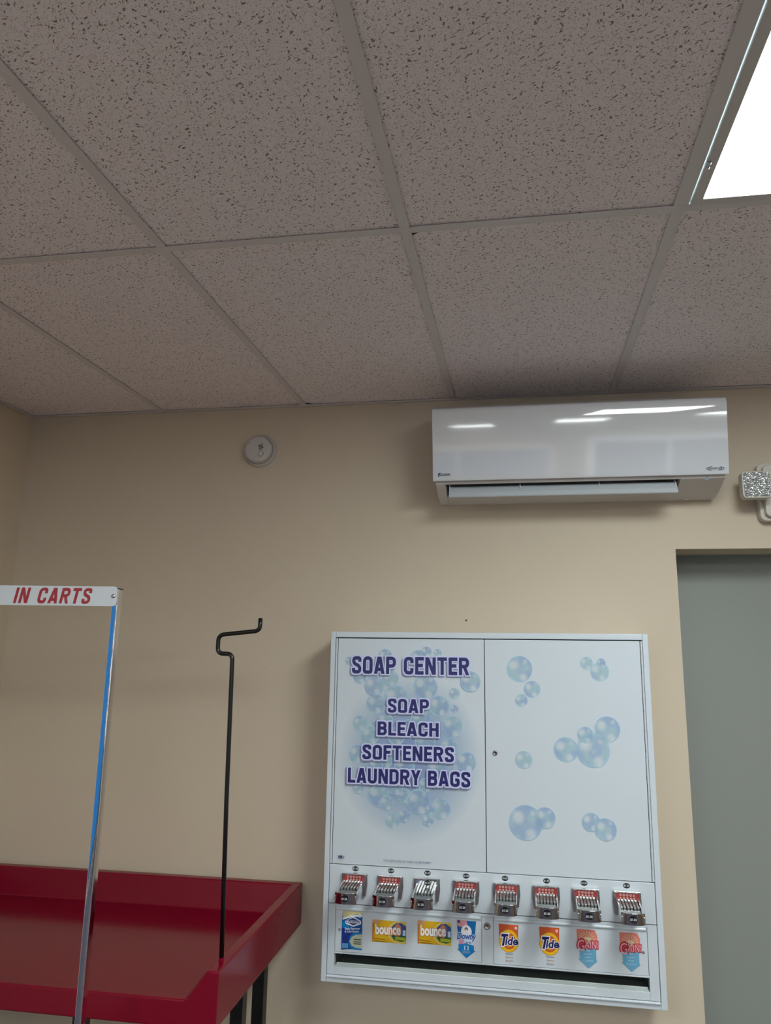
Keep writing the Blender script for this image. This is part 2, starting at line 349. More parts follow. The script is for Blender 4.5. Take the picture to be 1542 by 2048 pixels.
# ---------------------------------------------------------------- ceiling light panels
M_lens = bpy.data.materials.new('prismatic_lens'); M_lens.use_nodes = True; nt = M_lens.node_tree; b = nt.nodes['Principled BSDF']
b.inputs['Base Color'].default_value = (.9, .93, .95, 1); b.inputs['Emission Color'].default_value = (.93, 1, .99, 1); b.inputs['Emission Strength'].default_value = LAMP
M_frame = mat('light_frame_paint', (.60, .58, .58), .4, srgb=False)
M_clip = mat('steel_clip', (.55, .55, .56), .3, 1, srgb=False)
def troffer(bar, row, label):
    x0, x1 = xs[xs.index(bars[bar])], xs[xs.index(bars[bar]) + 1]; y1, y0 = ys[row], ys[row + 1]
    t = thing('ceiling_light', label, 'ceiling light', (x0 + .305, (y0 + y1) / 2, H), 'lay-in ceiling light panels')
    ox, oy = -(x0 + .305), -(y0 + y1) / 2
    a0, a1, b0, b1 = x0 + .0235, x1 - .0235, y0 + .014, y1 - .0085     # door frame outer edge
    w = .0225
    bm = bmesh.new()
    for (p, q, r_, s_) in ((a0, a0 + w, b0, b1), (a1 - w, a1, b0, b1), (a0 + w, a1 - w, b0, b0 + w), (a0 + w, a1 - w, b1 - w, b1)):
        box(bm, p + ox, q + ox, r_ + oy, s_ + oy, -.0015, .006)
    obj('frame', bm, M_frame, t, bevel=.0012)
    bm = bmesh.new()
    for (p, q) in ((x0 + .0115, x0 + .0194), (x1 - .0194, x1 - .0115)): box(bm, p + ox, q + ox, y0 + .012 + oy, y1 - .0085 + oy, .0003, .004)
    obj('rim', bm, M_grid, t)
    bm = bmesh.new(); box(bm, a0 + w - .002 + ox, a1 - w + .002 + ox, b0 + w - .002 + oy, b1 - w + .002 + oy, .0015, .004); obj('diffuser', bm, M_lens, t)
    # housing above the frame, its lit inside glimpsed through the slit beside the frame
    bm = bmesh.new(); box(bm, x0 + .0125 + ox, x1 - .0125 + ox, y0 + .0125 + oy, y1 - .0085 + oy, .012, .09); obj('housing', bm, M_slit, t)
    for yy in (y1 - .15, y0 + .18):
        for xx, sg in ((a0, 1), (a1, -1)):
            bm = bmesh.new()
            box(bm, xx + ox - .001 * sg, xx + ox + .006 * sg, yy + oy - .010, yy + oy + .010, -.004, -.001); cyl(bm, (xx + ox + .006 * sg, yy + oy - .010, -.003), (xx + ox + .006 * sg, yy + oy - .004, -.003), .003, n=10); cyl(bm, (xx + ox + .006 * sg, yy + oy + .004, -.003), (xx + ox + .006 * sg, yy + oy + .010, -.003), .003, n=10)
            obj('latch', bm, M_clip, t)
    return t
M_slit = mat('lit_housing_inside', (.35, .40, .42), .5, srgb=False, emis=(.72, .95, 1, .045))
labels = ['glowing white ceiling light panel at the upper right, nearest the air conditioner', 'glowing ceiling light panel behind the viewer on the left side', 'glowing ceiling light panel in line behind the nearest panel', 'glowing ceiling light panel behind the viewer at the far right', 'glowing ceiling light panel near the front windows']
for (bi, r), lb in zip(troffers, labels): troffer(bi, r, lb)

# ---------------------------------------------------------------- smoke detector
sd = thing('smoke_detector', 'round white smoke detector mounted high on the beige wall left of the air conditioner', 'smoke detector', (-.784, 0, 2.5575))
bm = bmesh.new(); lathe(bm, [(.068, 0), (.068, .006), (.064, .011), (.0575, .013), (.0575, .008), (0, .008)], (0, 0, 0)); obj('mounting_ring', bm, mat('detector_ring', (.50, .47, .42), .45, srgb=False), sd, smooth=True)
bm = bmesh.new(); lathe(bm, [(.056, .008), (.056, .030), (.0525, .037), (.045, .040), (.022, .0415), (0, .042)], (0, 0, 0)); obj('cover', bm, M_det, sd, smooth=True)
bm = bmesh.new()
for k, (dx, w) in enumerate(((.004, .007), (-.001, .015), (-.0005, .021), (.001, .021), (.0, .015), (-.004, .007))):
    zz = .0195 - k * .0046; xx = .016 + dx
    v = [(xx - w / 2, zz + w * .12), (xx + w / 2, zz - w * .12), (xx + w / 2, zz - .0024 - w * .12), (xx - w / 2, zz - .0024 + w * .12)]
    prism(bm, v, 'y', -.0425, -.040)
cyl(bm, (-.033, -.0418, .027), (-.033, -.039, .027), .0016, n=10)
obj('sounder_slot', bm, M_gap, sd)
bm = bmesh.new(); lathe(bm, [(.0105, 0), (.0105, .0022), (.0085, .003), (0, .0032)], (.0165, -.0412, -.0215), n=28); obj('test_button', bm, mat('button_plastic', (.60, .57, .54), .35, srgb=False), sd, smooth=True)
bm = bmesh.new(); lathe(bm, [(.0118, 0), (.0118, .0006), (.0105, .0006), (.0105, 0)], (.0165, -.0412, -.0215), n=28); obj('button_gap', bm, M_gap, sd)
# wall speck above the dispenser
tag(obj('wall_hole', (lambda b: (lathe(b, [(.004, 0), (.0035, .0006), (0, .0008)], (0, 0, 0), n=12), b)[1])(bmesh.new()), mat('old_hole', (.10, .07, .05), .8, srgb=False), loc=(.0465, 0, 1.884)), 'tiny dark screw hole in the beige wall just above the white dispenser', 'hole')

# ---------------------------------------------------------------- air conditioner
ac = thing('air_conditioner', 'long glossy white wall mounted air conditioner below the ceiling', 'air conditioner', (.446, 0, 2.318))
def A(p): return [(y, z - 2.318) for y, z in p]
pan = [(-.236, 2.628), (-.2425, 2.623), (-.2467, 2.614), (-.2478, 2.604), (-.2439, 2.574), (-.2398, 2.544), (-.2355, 2.514), (-.2311, 2.484), (-.2266, 2.454), (-.2220, 2.424), (-.2172, 2.394), (-.2135, 2.372), (-.210, 2.3655), (-.204, 2.369), (-.205, 2.40), (-.225, 2.50), (-.23, 2.61)]
bm = bmesh.new(); prism(bm, A(pan), 'x', -.5, .5); obj('front_panel', bm, M_plastic, ac, bevel=.0015)
body = [(0, 2.655), (-.10, 2.660), (-.20, 2.645), (-.233, 2.615), (-.226, 2.50), (-.206, 2.40), (-.200, 2.372), (-.190, 2.358), (-.11, 2.330), (-.04, 2.3185), (0, 2.3185)]
notch = [(0, 2.655), (-.10, 2.660), (-.20, 2.645), (-.233, 2.615), (-.226, 2.50), (-.206, 2.40), (-.200, 2.372), (-.1925, 2.3615), (-.186, 2.3575), (-.186, 2.41), (-.10, 2.43), (-.092, 2.329), (-.11, 2.3275), (-.04, 2.3185), (0, 2.3185)]
xa, xb = -.012 - .446, .7945 - .446
bm = bmesh.new(); prism(bm, A(body), 'x', -.492, xa); prism(bm, A(body), 'x', xb, .492); prism(bm, A(notch), 'x', xa, xb); obj('casing', bm, M_plastic2, ac, bevel=.0012)
bm = bmesh.new(); box(bm, xa + .001, xb - .001, -.184, -.096, .045, .088); box(bm, xa + .001, xb - .001, -.105, -.095, .018, .05); obj('outlet_duct', bm, M_black, ac)
flap = [(-.158, 2.3555), (-.168, 2.3455), (-.180, 2.3300), (-.189, 2.3135), (-.1865, 2.3105), (-.176, 2.326), (-.163, 2.342), (-.155, 2.352)]
bm = bmesh.new(); prism(bm, A(flap), 'x', xa + .012, xb - .010); obj('louver', bm, mat('louver_plastic', (.50, .54, .57), .3, srgb=False), ac, smooth='flat')
for xx in (.253 - .446, .526 - .446, xa + .014, xb - .014):
    bm = bmesh.new(); prism(bm, A([(-.150, 2.372), (-.165, 2.360), (-.176, 2.340), (-.170, 2.336), (-.15, 2.36)]), 'x', xx - .0018, xx + .0018)
    obj('louver_arm', bm, M_plastic, ac)
bm = bmesh.new()
for k in range(26):
    xx = xa + .03 + k * .0305
    box(bm, xx, xx + .0015, -.165, -.11, .042, .070)
obj('air_vane', bm, M_gap, ac)['kind'] = 'stuff'
bm = bmesh.new(); box(bm, .385, .399, -.045, -.035, -.004, .001); obj('release_tab', bm, M_plastic2, ac)
# lettering on the panel, laid on its slightly leaning lower part
M_ink = mat('grey_black_ink', (.05, .06, .07), .4, srgb=False)
def on_panel(o):
    for v in o.data.vertices:     # lean the artwork with the curved panel
        z_ = v.co.z + 2.318
        for (ya, za), (yb, zb) in zip(pan[2:12], pan[3:13]):
            if zb <= z_ <= za: v.co.y += ya + (yb - ya) * (za - z_) / (za - zb) - .0008; break
P = Print(0)
P.poly([(-.481, .076), (-.470, .076), (-.4795, .0645)], M_ink) ; P.poly([(-.481, .0748), (-.4775, .0642), (-.481, .0625)], M_ink)
P.poly([(-.468, .0755), (-.4665, .0755), (-.4745, .0635), (-.477, .0635)], M_ink)
P.text('DAIKIN', -.4715, -.437, .0655, .0735, M_ink, off=.02, shear=.3)
P.ring(.4555, .067, .029, .0075, .0022, M_ink, a0=PI * .62, a1=PI * 1.35); P.ring(.4555, .067, .029, .0075, .0022, M_ink, a0=-PI * .38, a1=PI * .3)
P.text('INVERTER', .433, .477, .0640, .0700, M_ink, off=.01, shear=.25)
on_panel(P.done('lettering', ac))
M_led = mat('status_lamp_blue', (.35, .45, .55), .3, srgb=False)
bm = bmesh.new(); lathe(bm, [(.009, 0), (.008, .0012), (0, .0016)], (.4325, -.189, .041), n=20, direction=(0, -.8, -.6)); obj('status_lamp', bm, M_led, ac)

# ---------------------------------------------------------------- emergency light (right edge)
el = thing('emergency_light', 'off white emergency light with a square prismatic lamp head right of the air conditioner', 'emergency light', (1.245, 0, 2.337))
bm = bmesh.new(); prism(bm, rrect(-.158, .158, -.104, .106, .022), 'y', -.002, -.040)
prism(bm, rrect(-.145, .145, -.092, .094, .018), 'y', -.040, -.062); obj('housing', bm, M_lens_white, el, bevel=.004)
bm = bmesh.new(); prism(bm, [(-.115, -.062), (-.095, -.066), (-.06, -.066), (-.04, -.062), (-.06, -.0645), (-.095, -.0645)], 'y', -.062, -.0632); obj('logo_groove', bm, M_gap, el)
def lamp_head(cx):
    bm = bmesh.new(); cyl(bm, (cx * .60, -.03, .01), (cx, -.060, .006), .022, .026); cyl(bm, (cx + (.0 if cx > 0 else -.012), -.045, .004), (cx, -.085, .012), .030, .034)
    obj('swivel', bm, M_lens_white, el, smooth=True)
    bm = bmesh.new(); prism(bm, rrect(cx - .0475, cx + .0475, -.0365, .0585, .014), 'y', -.080, -.122); h = obj('lamp_head', bm, M_lens_white, el, bevel=.003)
    bm = bmesh.new(); prism(bm, rrect(cx - .0435, cx + .0435, -.0325, .0545, .011), 'y', -.1215, -.1235); obj('lens', bm, M_prism, h, bevel=.001)
M_prism = bpy.data.materials.new('prismatic_reflector'); M_prism.use_nodes = True; nt = M_prism.node_tree; N = nt.nodes; L = nt.links; b = N['Principled BSDF']
b.inputs['Base Color'].default_value = (.72, .78, .80, 1); b.inputs['Metallic'].default_value = .85; b.inputs['Roughness'].default_value = .12
tc = N.new('ShaderNodeTexCoord'); mp = N.new('ShaderNodeMapping'); mp.inputs['Scale'].default_value = (95, 1, 210); L.new(tc.outputs['Object'], mp.inputs[0])
vo = N.new('ShaderNodeTexVoronoi'); vo.inputs['Scale'].default_value = 1; L.new(mp.outputs[0], vo.inputs['Vector'])
bp = N.new('ShaderNodeBump'); bp.inputs['Strength'].default_value = 1; bp.inputs['Distance'].default_value = .004; L.new(vo.outputs['Distance'], bp.inputs['Height']); L.new(bp.outputs[0], b.inputs['Normal'])
lamp_head(-.187); lamp_head(.187)

# ---------------------------------------------------------------- laundry supply dispenser
X_, Y_, Z_ = .122, -.2, .727
dp = thing('soap_dispenser', 'white wall mounted laundry supply vending cabinet with eight coin slides and bubble artwork', 'vending machine', (X_, 0, Z_))
def T(x): return x - X_
def Zt(z): return z - Z_
bm = bmesh.new()
xl_, xr_, zb_, zt_ = -.4142, .6575, .7268, 1.8355
box(bm, T(xl_), T(xr_), -.160, -.001, Zt(.8170), Zt(zt_))                       # cabinet box
box(bm, T(xl_), T(xr_), -.020, -.001, Zt(zb_), Zt(.8175)); box(bm, T(xl_), T(xl_ + .02), -.160, -.019, Zt(zb_), Zt(.8175)); box(bm, T(xr_ - .02), T(xr_), -.160, -.019, Zt(zb_), Zt(.8175)); box(bm, T(xl_), T(xr_), -.160, -.019, Zt(zb_), Zt(.742))
for a0, a1, b0, b1 in ((xl_, -.3962, zb_, zt_), (.6385, xr_, zb_, zt_), (-.3962, .6385, 1.8155, zt_), (-.3962, .6385, zb_, .7420)): box(bm, T(a0), T(a1), -.2, -.158, Zt(b0), Zt(b1))
obj('cabinet_shell', bm, M_white, dp, bevel=.0022)
bm = bmesh.new(); box(bm, T(-.3962), T(.6385), -.17, -.159, Zt(.8170), Zt(1.8155)); obj('cabinet_interior', bm, M_gap, dp)
M_art = bpy.data.materials.new('bubble_ink'); M_art.use_nodes = True; M_art.blend_method = 'BLEND' if hasattr(M_art, 'blend_method') else None
def radial_material(m, a_stops, c_in, c_out, c_hi=None, rough=.35):
    m.use_nodes = True; nt = m.node_tree; N = nt.nodes; L = nt.links; b = N['Principled BSDF']; out = N['Material Output']; b.inputs['Roughness'].default_value = rough
    uv = N.new('ShaderNodeUVMap'); uv.uv_map = 'uv'
    ln = N.new('ShaderNodeVectorMath'); ln.operation = 'LENGTH'; L.new(uv.outputs[0], ln.inputs[0])
    cr = N.new('ShaderNodeValToRGB'); e = cr.color_ramp.elements; e[0].position = a_stops[0][0]; e[0].color = (a_stops[0][1],) * 3 + (1,); e[1].position = a_stops[-1][0]; e[1].color = (a_stops[-1][1],) * 3 + (1,)
    for p, v in a_stops[1:-1]: q = e.new(p); q.color = (v, v, v, 1)
    L.new(ln.outputs['Value'], cr.inputs[0])
    cm = N.new('ShaderNodeMix'); cm.data_type = 'RGBA'; cm.inputs[6].default_value = c_in + (1,); cm.inputs[7].default_value = c_out + (1,)
    last = cm.outputs[2]
    if c_hi:
        tc = N.new('ShaderNodeTexCoord'); nz = N.new('ShaderNodeTexNoise'); nz.inputs['Scale'].default_value = 28; L.new(tc.outputs['Object'], nz.inputs['Vector'])
        mr = N.new('ShaderNodeMapRange'); mr.inputs['From Min'].default_value = .42; mr.inputs['From Max'].default_value = .58; L.new(nz.outputs['Fac'], mr.inputs['Value']); L.new(mr.outputs[0], cm.inputs[0])
        for (px, py, rr, st) in ((-.45, .30, .50, .95), (.28, -.62, .42, .9), (.45, .55, .25, .6)):
            sb = N.new('ShaderNodeVectorMath'); sb.operation = 'DISTANCE'; L.new(uv.outputs[0], sb.inputs[0]); sb.inputs[1].default_value = (px, py, 0)
            m2 = N.new('ShaderNodeMapRange'); m2.inputs['From Min'].default_value = rr; m2.inputs['From Max'].default_value = rr * .25; m2.inputs['To Max'].default_value = st; m2.interpolation_type = 'SMOOTHSTEP'; L.new(sb.outputs['Value'], m2.inputs['Value'])
            mm = N.new('ShaderNodeMix'); mm.data_type = 'RGBA'; L.new(m2.outputs[0], mm.inputs[0]); L.new(last, mm.inputs[6]); mm.inputs[7].default_value = c_hi + (1,); last = mm.outputs[2]
    else: L.new(ln.outputs['Value'], cm.inputs[0])
    L.new(last, b.inputs['Base Color']); L.new(cr.outputs[0], b.inputs['Alpha'])
radial_material(M_art, [(0, .50), (.78, .55), (.93, .72), (.97, .95), (1.0, .6)], (.44, .65, .74), (.37, .53, .76), (.78, .85, .88))
M_rim = mat('bubble_rim_ink', (.36, .54, .60), .35, srgb=False)
M_glow = bpy.data.materials.new('blue_wash_ink'); radial_material(M_glow, [(0, .80), (.40, .62), (.70, .30), (1.0, 0)], (.26, .33, .62), (.38, .58, .74))
M_navy = mat('navy_ink', (.022, .020, .135), .35, srgb=False); M_lil = mat('lilac_outline_ink', (.60, .63, .86), .35, srgb=False); M_shadow = mat('blue_grey_ink', (.20, .22, .36), .35, srgb=False)
RB = [(0.238, 1.717, 0.026), (0.278, 1.652, 0.0165), (0.242, 1.615, 0.0125), (0.457, 1.739, 0.0128), (0.498, 1.712, 0.0185), (0.504, 1.741, 0.009), (0.515, 1.531, 0.0245), (0.382, 1.464, 0.0235), (0.468, 1.464, 0.032), (0.445, 1.512, 0.0155), (0.246, 1.428, 0.0168), (0.249, 1.236, 0.0323), (0.31, 1.253, 0.0197), (0.453, 1.247, 0.0172), (0.497, 1.227, 0.0205)]
RB = [(x, z, r * 1.66) for x, z, r in RB]
LB = [(-0.22, 1.753, 0.025), (-0.103, 1.746, 0.03), (-0.076, 1.769, 0.019), (-0.037, 1.766, 0.014), (-0.346, 1.735, 0.015), (-0.307, 1.684, 0.025), (-0.2, 1.678, 0.029), (-0.079, 1.653, 0.042), (-0.179, 1.613, 0.044), (0.02, 1.633, 0.019), (-0.25, 1.593, 0.033), (-0.032, 1.591, 0.035), (0.02, 1.583, 0.014), (-0.303, 1.529, 0.026), (0.013, 1.526, 0.035), (-0.258, 1.518, 0.02), (-0.266, 1.491, 0.032), (-0.094, 1.546, 0.036), (-0.177, 1.49, 0.03), (-0.309, 1.429, 0.03), (-0.078, 1.474, 0.036), (0.003, 1.462, 0.029), (0.059, 1.414, 0.033), (-0.212, 1.41, 0.024), (-0.038, 1.39, 0.033), (-0.234, 1.298, 0.036), (-0.206, 1.277, 0.024), (-0.147, 1.301, 0.025), (-0.1, 1.285, 0.041), (-0.026, 1.266, 0.033), (-0.185, 1.223, 0.025), (-0.146, 1.239, 0.021), (-0.061, 1.261, 0.017), (-0.067, 1.228, 0.019), (-0.303, 1.321, 0.02), (-0.077, 1.337, 0.023), (-0.179, 1.329, 0.028), (-0.148, 1.393, 0.036), (-0.244, 1.394, 0.024), (-0.134, 1.514, 0.032), (-0.214, 1.539, 0.028), (-.255, 1.654, .035)]
def door(x0, x1, nm):
    bm = bmesh.new(); box(bm, T(x0), T(x1), -.2, -.175, Zt(1.0805), Zt(1.8125)); return obj(nm, bm, M_white, dp, bevel=.0016)
dl = door(-.3868, .1204, 'door'); dr = door(.1226, .6298, 'door')
dl['label'] = 'door printed with the soap centre lettering'; dr['label'] = 'door printed with loose bubbles'
P = Print(-.2003, .00005)
P.ell(T(-.132), Zt(1.425), .245, .275, M_glow, n=64)
for x, z, r in LB: P.ell(T(x), Zt(z), r * .98, r * .98, M_art, n=32)
P.ring(T(.074), Zt(1.673), .034, .034, .001, M_rim)
P.ell(T(.074), Zt(1.673), .034, .034, M_art, n=32); P.done('bubble_print', dl)
P = Print(-.2003, .00005)
for x, z, r in RB: P.ell(T(x), Zt(z), r, r, M_art, n=44); P.ring(T(x), Zt(z), r, r, .0007, M_rim, n=44)
P.done('bubble_print', dr)
P = Print(-.2034, .00025)
def line(body, x0, x1, z0, z1):
    P.block(body, T(x0), T(x1), Zt(z0), Zt(z1), .205, [(.0042, M_shadow, -.0030, -.0032), (.0042, M_lil, 0, 0), (0, M_navy, 0, 0)])
line('SOAP CENTER', -.3345, .0705, 1.6935, 1.7515)
line('SOAP', -.2065, -.0655, 1.5665, 1.6120); line('BLEACH', -.2405, -.0325, 1.4920, 1.5365)
line('SOFTENERS', -.2910, .0185, 1.4135, 1.4600); line('LAUNDRY BAGS', -.3390, .0720, 1.3370, 1.3845)
P.text('VR', T(-.366), T(-.350), Zt(1.0990), Zt(1.1085), M_navy, off=.05, shear=.2); P.poly([(T(-.349), Zt(1.0995)), (T(-.346), Zt(1.0995)), (T(-.3435), Zt(1.1085)), (T(-.3465), Zt(1.1085))], M_shadow)
P.text('COIN SLIDE LOCKS OUT WHEN COLUMN IS EMPTY', T(-.2135), T(-.0550), Zt(1.0975), Zt(1.1040), M_navy, off=.0, space=1.05)
P.done('lettering', dl)
def hinge(nm, p0, p1, n, r, par):
    bm = bmesh.new(); a = Vector(p0); d = (Vector(p1) - a) / n
    for i in range(n): cyl(bm, a + d * (i + .04), a + d * (i + .96), r, n=12)
    cyl(bm, p0, p1, r * .7, n=8); return obj(nm, bm, M_white, par, smooth='flat')
hinge('piano_hinge', (T(-.3916), -.2, Zt(1.0815)), (T(-.3916), -.2, Zt(1.8125)), 36, .0036, dp)
hinge('piano_hinge', (T(.6343), -.2, Zt(1.0815)), (T(.6343), -.2, Zt(1.8125)), 36, .0034, dp)
hinge('piano_hinge', (T(-.3945), -.2025, Zt(.7462)), (T(.6365), -.2025, Zt(.7462)), 64, .0044, dp)
def lock(x, z, r, par=dp):
    bm = bmesh.new(); lathe(bm, [(r, 0), (r, .003), (r * .82, .005), (r * .62, .0052), (r * .60, .003), (0, .003)], (T(x), -.2, Zt(z)), n=28); o = obj('lock', bm, M_nickel, par, smooth=True)
    bm = bmesh.new(); box(bm, T(x) - .0008, T(x) + .0008, -.2042, -.2028, Zt(z) - .0035, Zt(z) + .0035); obj('keyway', bm, M_black, o)
lock(.1535, 1.4465, .0082)
lock(.1212, .9245, .0108)
# coin slide panel
bm = bmesh.new(); box(bm, T(-.3945), T(.6370), -.2, -.175, Zt(.9608), Zt(1.0785)); obj('coin_panel', bm, M_white, dp, bevel=.0016)
# lower door with product windows and delivery slot
bm = bmesh.new(); f0, f1 = -.201 + .001, -.176
for a0, a1, b0, b1 in ((-.3945, -.3710, .7505, .9585), (.6080, .6370, .7505, .9585), (-.3710, .6080, .9500, .9585), (-.3710, .6080, .7505, .7735), (-.3710, .6080, .8120, .8165), (.1045, .1405, .8165, .9500)): box(bm, T(a0), T(a1), f0, f1, Zt(b0), Zt(b1))
lp = obj('lower_door', bm, M_white, dp, bevel=.0010)
for a0, a1 in ((-.3700, .1035), (.1415, .6070)):
    bm = bmesh.new(); box(bm, T(a0), T(a1), -.1985, -.190, Zt(.8175), Zt(.9495)); obj('product_plate', bm, M_white, lp, bevel=.0006)
for a0, a1 in ((-.3690, .1000), (.1440, .6040)):
    bm = bmesh.new()
    for zc in (.9455,):
        cyl(bm, (T(a0), -.1990, Zt(zc)), (T(a1), -.1990, Zt(zc)), .0052, n=16)
    box(bm, T(a0), T(a1), -.2005, -.198, Zt(.9395), Zt(.9455))
    obj('plate_rail', bm, M_white, lp)
for x, z in ((-.3555, .883), (.5945, .8820)):
    bm = bmesh.new(); lathe(bm, [(.0042, 0), (.0040, .0018), (.0025, .0032), (0, .0036)], (T(x), -.1988, Zt(z)), n=16)
    obj('rivet', bm, M_nickel, lp, smooth=True)
M_tray = mat('shaded_tray', (.10, .12, .11), .5, srgb=False); M_lip = mat('tray_lip_paint', (.50, .56, .54), .35, srgb=False)  # tray colour darkened for the shade inside the delivery slot
bm = bmesh.new()
prism(bm, [(-.176, Zt(.7680)), (-.176, Zt(.7735)), (-.100, Zt(.7700)), (-.060, Zt(.7800)), (-.030, Zt(.8150)), (-.021, Zt(.8150)), (-.021, Zt(.7680))], 'x', T(-.37), T(.607)); obj('delivery_tray', bm, M_tray, dp)
bm = bmesh.new(); prism(bm, [(-.196, Zt(.7738)), (-.196, Zt(.7748)), (-.184, Zt(.7790)), (-.181, Zt(.7790)), (-.181, Zt(.7738))], 'x', T(-.366), T(.604)); cyl(bm, (T(-.366), -.1825, Zt(.7790)), (T(.604), -.1825, Zt(.7790)), .0016, n=12); obj('tray_lip', bm, M_lip, dp)
bm = bmesh.new(); box(bm, T(-.28), T(.45), -.1988, -.1982, Zt(.7728), Zt(.7745)); obj('lip_strip', bm, mat('white_strip', (.85, .88, .9), .3, srgb=False), dp)
# cut the dark interior where the slot opens
dpint = bpy.data.objects['cabinet_interior']

M_ov = mat('black_price_oval', (.008, .009, .011), .35, srgb=False); M_w = mat('white_ink', (.75, .78, .80), .4, srgb=False); M_rlab = mat('red_coin_label', (.30, .035, .03), .35, srgb=False)
M_pink = mat('pale_coin_ink', (.62, .46, .44), .35, srgb=False)
def price(P, x, z, w=.0105, h=.0078):
    P.ell(x, z, w, h, M_ov, n=28); P.text('$1.25', x - w * .78, x + w * .78, z - h * .36, z + h * .40, M_w, off=.02)
def coin_mechanism(x, zt, red=True):
    """x centre and top height of the chrome plate"""
    x = T(x); z = Zt(zt); yp = -.2
    bm = bmesh.new(); w = .0405
    prism(bm, [(x - w, z), (x + w, z), (x + w, z - .036), (x + w * .80, z - .040), (x - w * .80, z - .040), (x - w, z - .036)], 'y', yp, yp - .014)
    for sx in (-1, 1):
        prism(bm, [(x + sx * w * 1.02, z - .002), (x + sx * w * 1.06, z - .034), (x + sx * w * .94, z - .069), (x + sx * w * .70, z - .069), (x + sx * w * .72, z - .004)], 'y', yp, yp - .012)
    m = obj('coin_mechanism', bm, M_nickel, dp, bevel=.0022)
    m['label'] = 'chrome five slot coin mechanism'
    bm = bmesh.new(); prism(bm, [(x - w * .82, z - .002), (x + w * .82, z - .002), (x + w * .82, z - .034), (x - w * .82, z - .034)], 'y', yp - .0138, yp - .0165); box(bm, x - w, x + w, yp - .017, yp - .002, z - .0032, z + .0006)
    obj('faceplate', bm, M_chrome, m, bevel=.001)
    P = Print(yp - .0167, .00015)
    if red:
        P.poly([(x - .0345, z - .0045), (x + .0345, z - .0045), (x + .0345, z - .0215), (x - .0345, z - .0215)], M_rlab)
        for k in range(5):
            cx = x - .020 + k * .0100
            P.ell(cx, z - .0095, .0032, .0034, M_pink, n=16); P.ell(cx, z - .0095, .0016, .0018, M_rlab, n=12); P.ell(cx, z - .0178, .0028, .0024, M_pink, n=14)
    else: price(P, x + .003, z - .013)
    P.done('coin_label', m)
    # sliding tray: two rails, slotted coin bed, curved pull
    zs = z - .050; yo = yp - .135
    bm = bmesh.new()
    for sx in (-1, 1):
        prism(bm, [(yp - .012, zs + .004), (yp - .012, zs + .030), (yp - .030, zs + .032), (yo + .012, zs + .022), (yo, zs + .018), (yo, zs + .002), (yo + .02, zs)], 'x', x + sx * .0315 - .0022, x + sx * .0315 + .0022)
    box(bm, x - .031, x + .031, yo + .006, yp - .012, zs, zs + .004)
    obj('slide_tray', bm, M_chrome, m, bevel=.0010)
    bm = bmesh.new(); n = 6; yb0, yb1 = yp - .016, yp - .080
    for k in range(n):
        a0 = x - .0290 + k * .00985; 
        box(bm, a0 + .0003, a0 + .0074, yb1 + (.003 if k % 2 else 0), yb0, zs + .004, zs + .0255)
    prism(bm, [(yb1 + .002, zs + .004), (yb1 + .002, zs + .018), (yb1 - .030, zs + .004)], 'x', x - .029, x + .029)
    obj('coin_bed', bm, M_bed, m, bevel=.0010)
    bm = bmesh.new(); box(bm, x - .0285, x + .0285, yb1 + .004, yb0, zs + .004, zs + .0215); obj('coin_slot', bm, M_black, m)
    bm = bmesh.new(); arc = []; k = 10
    for i in range(k + 1):
        u = -1 + 2 * i / k; arc.append((x + u * .0340, yo - .010 * (1 - u * u) ** .6 + .004))
    prism(bm, arc + [(p[0], p[1] + .0035) for p in arc[::-1]], 'z', zs - .004, zs + .028)
    obj('pull_handle', bm, M_pull, m, bevel=.0012, smooth=True)
    P = Print(yo - .0085, .00015); price(P, x - .001, zs + .0125, .0115, .0088); P.done('price_sticker', m)
    return m
dots = [-.3072, -.1888, -.0688, .0557, .1796, .3093, .4245, .5529]
plates = [(-.3080, 1.0580), (-.1895, 1.0570), (-.0700, 1.0565), (.0560, 1.0560), (.1836, 1.0555), (.3065, 1.0550), (.4275, 1.0545), (.5518, 1.0540)]
for i, (x, zt) in enumerate(plates): coin_mechanism(x, zt, red=(i != 2))
for d in dots:
    P = Print(-.2003, .00015); price(P, T(d), Zt(1.0685 if d < 0 else 1.0665)); P.done('price_label', bpy.data.objects['coin_panel'])

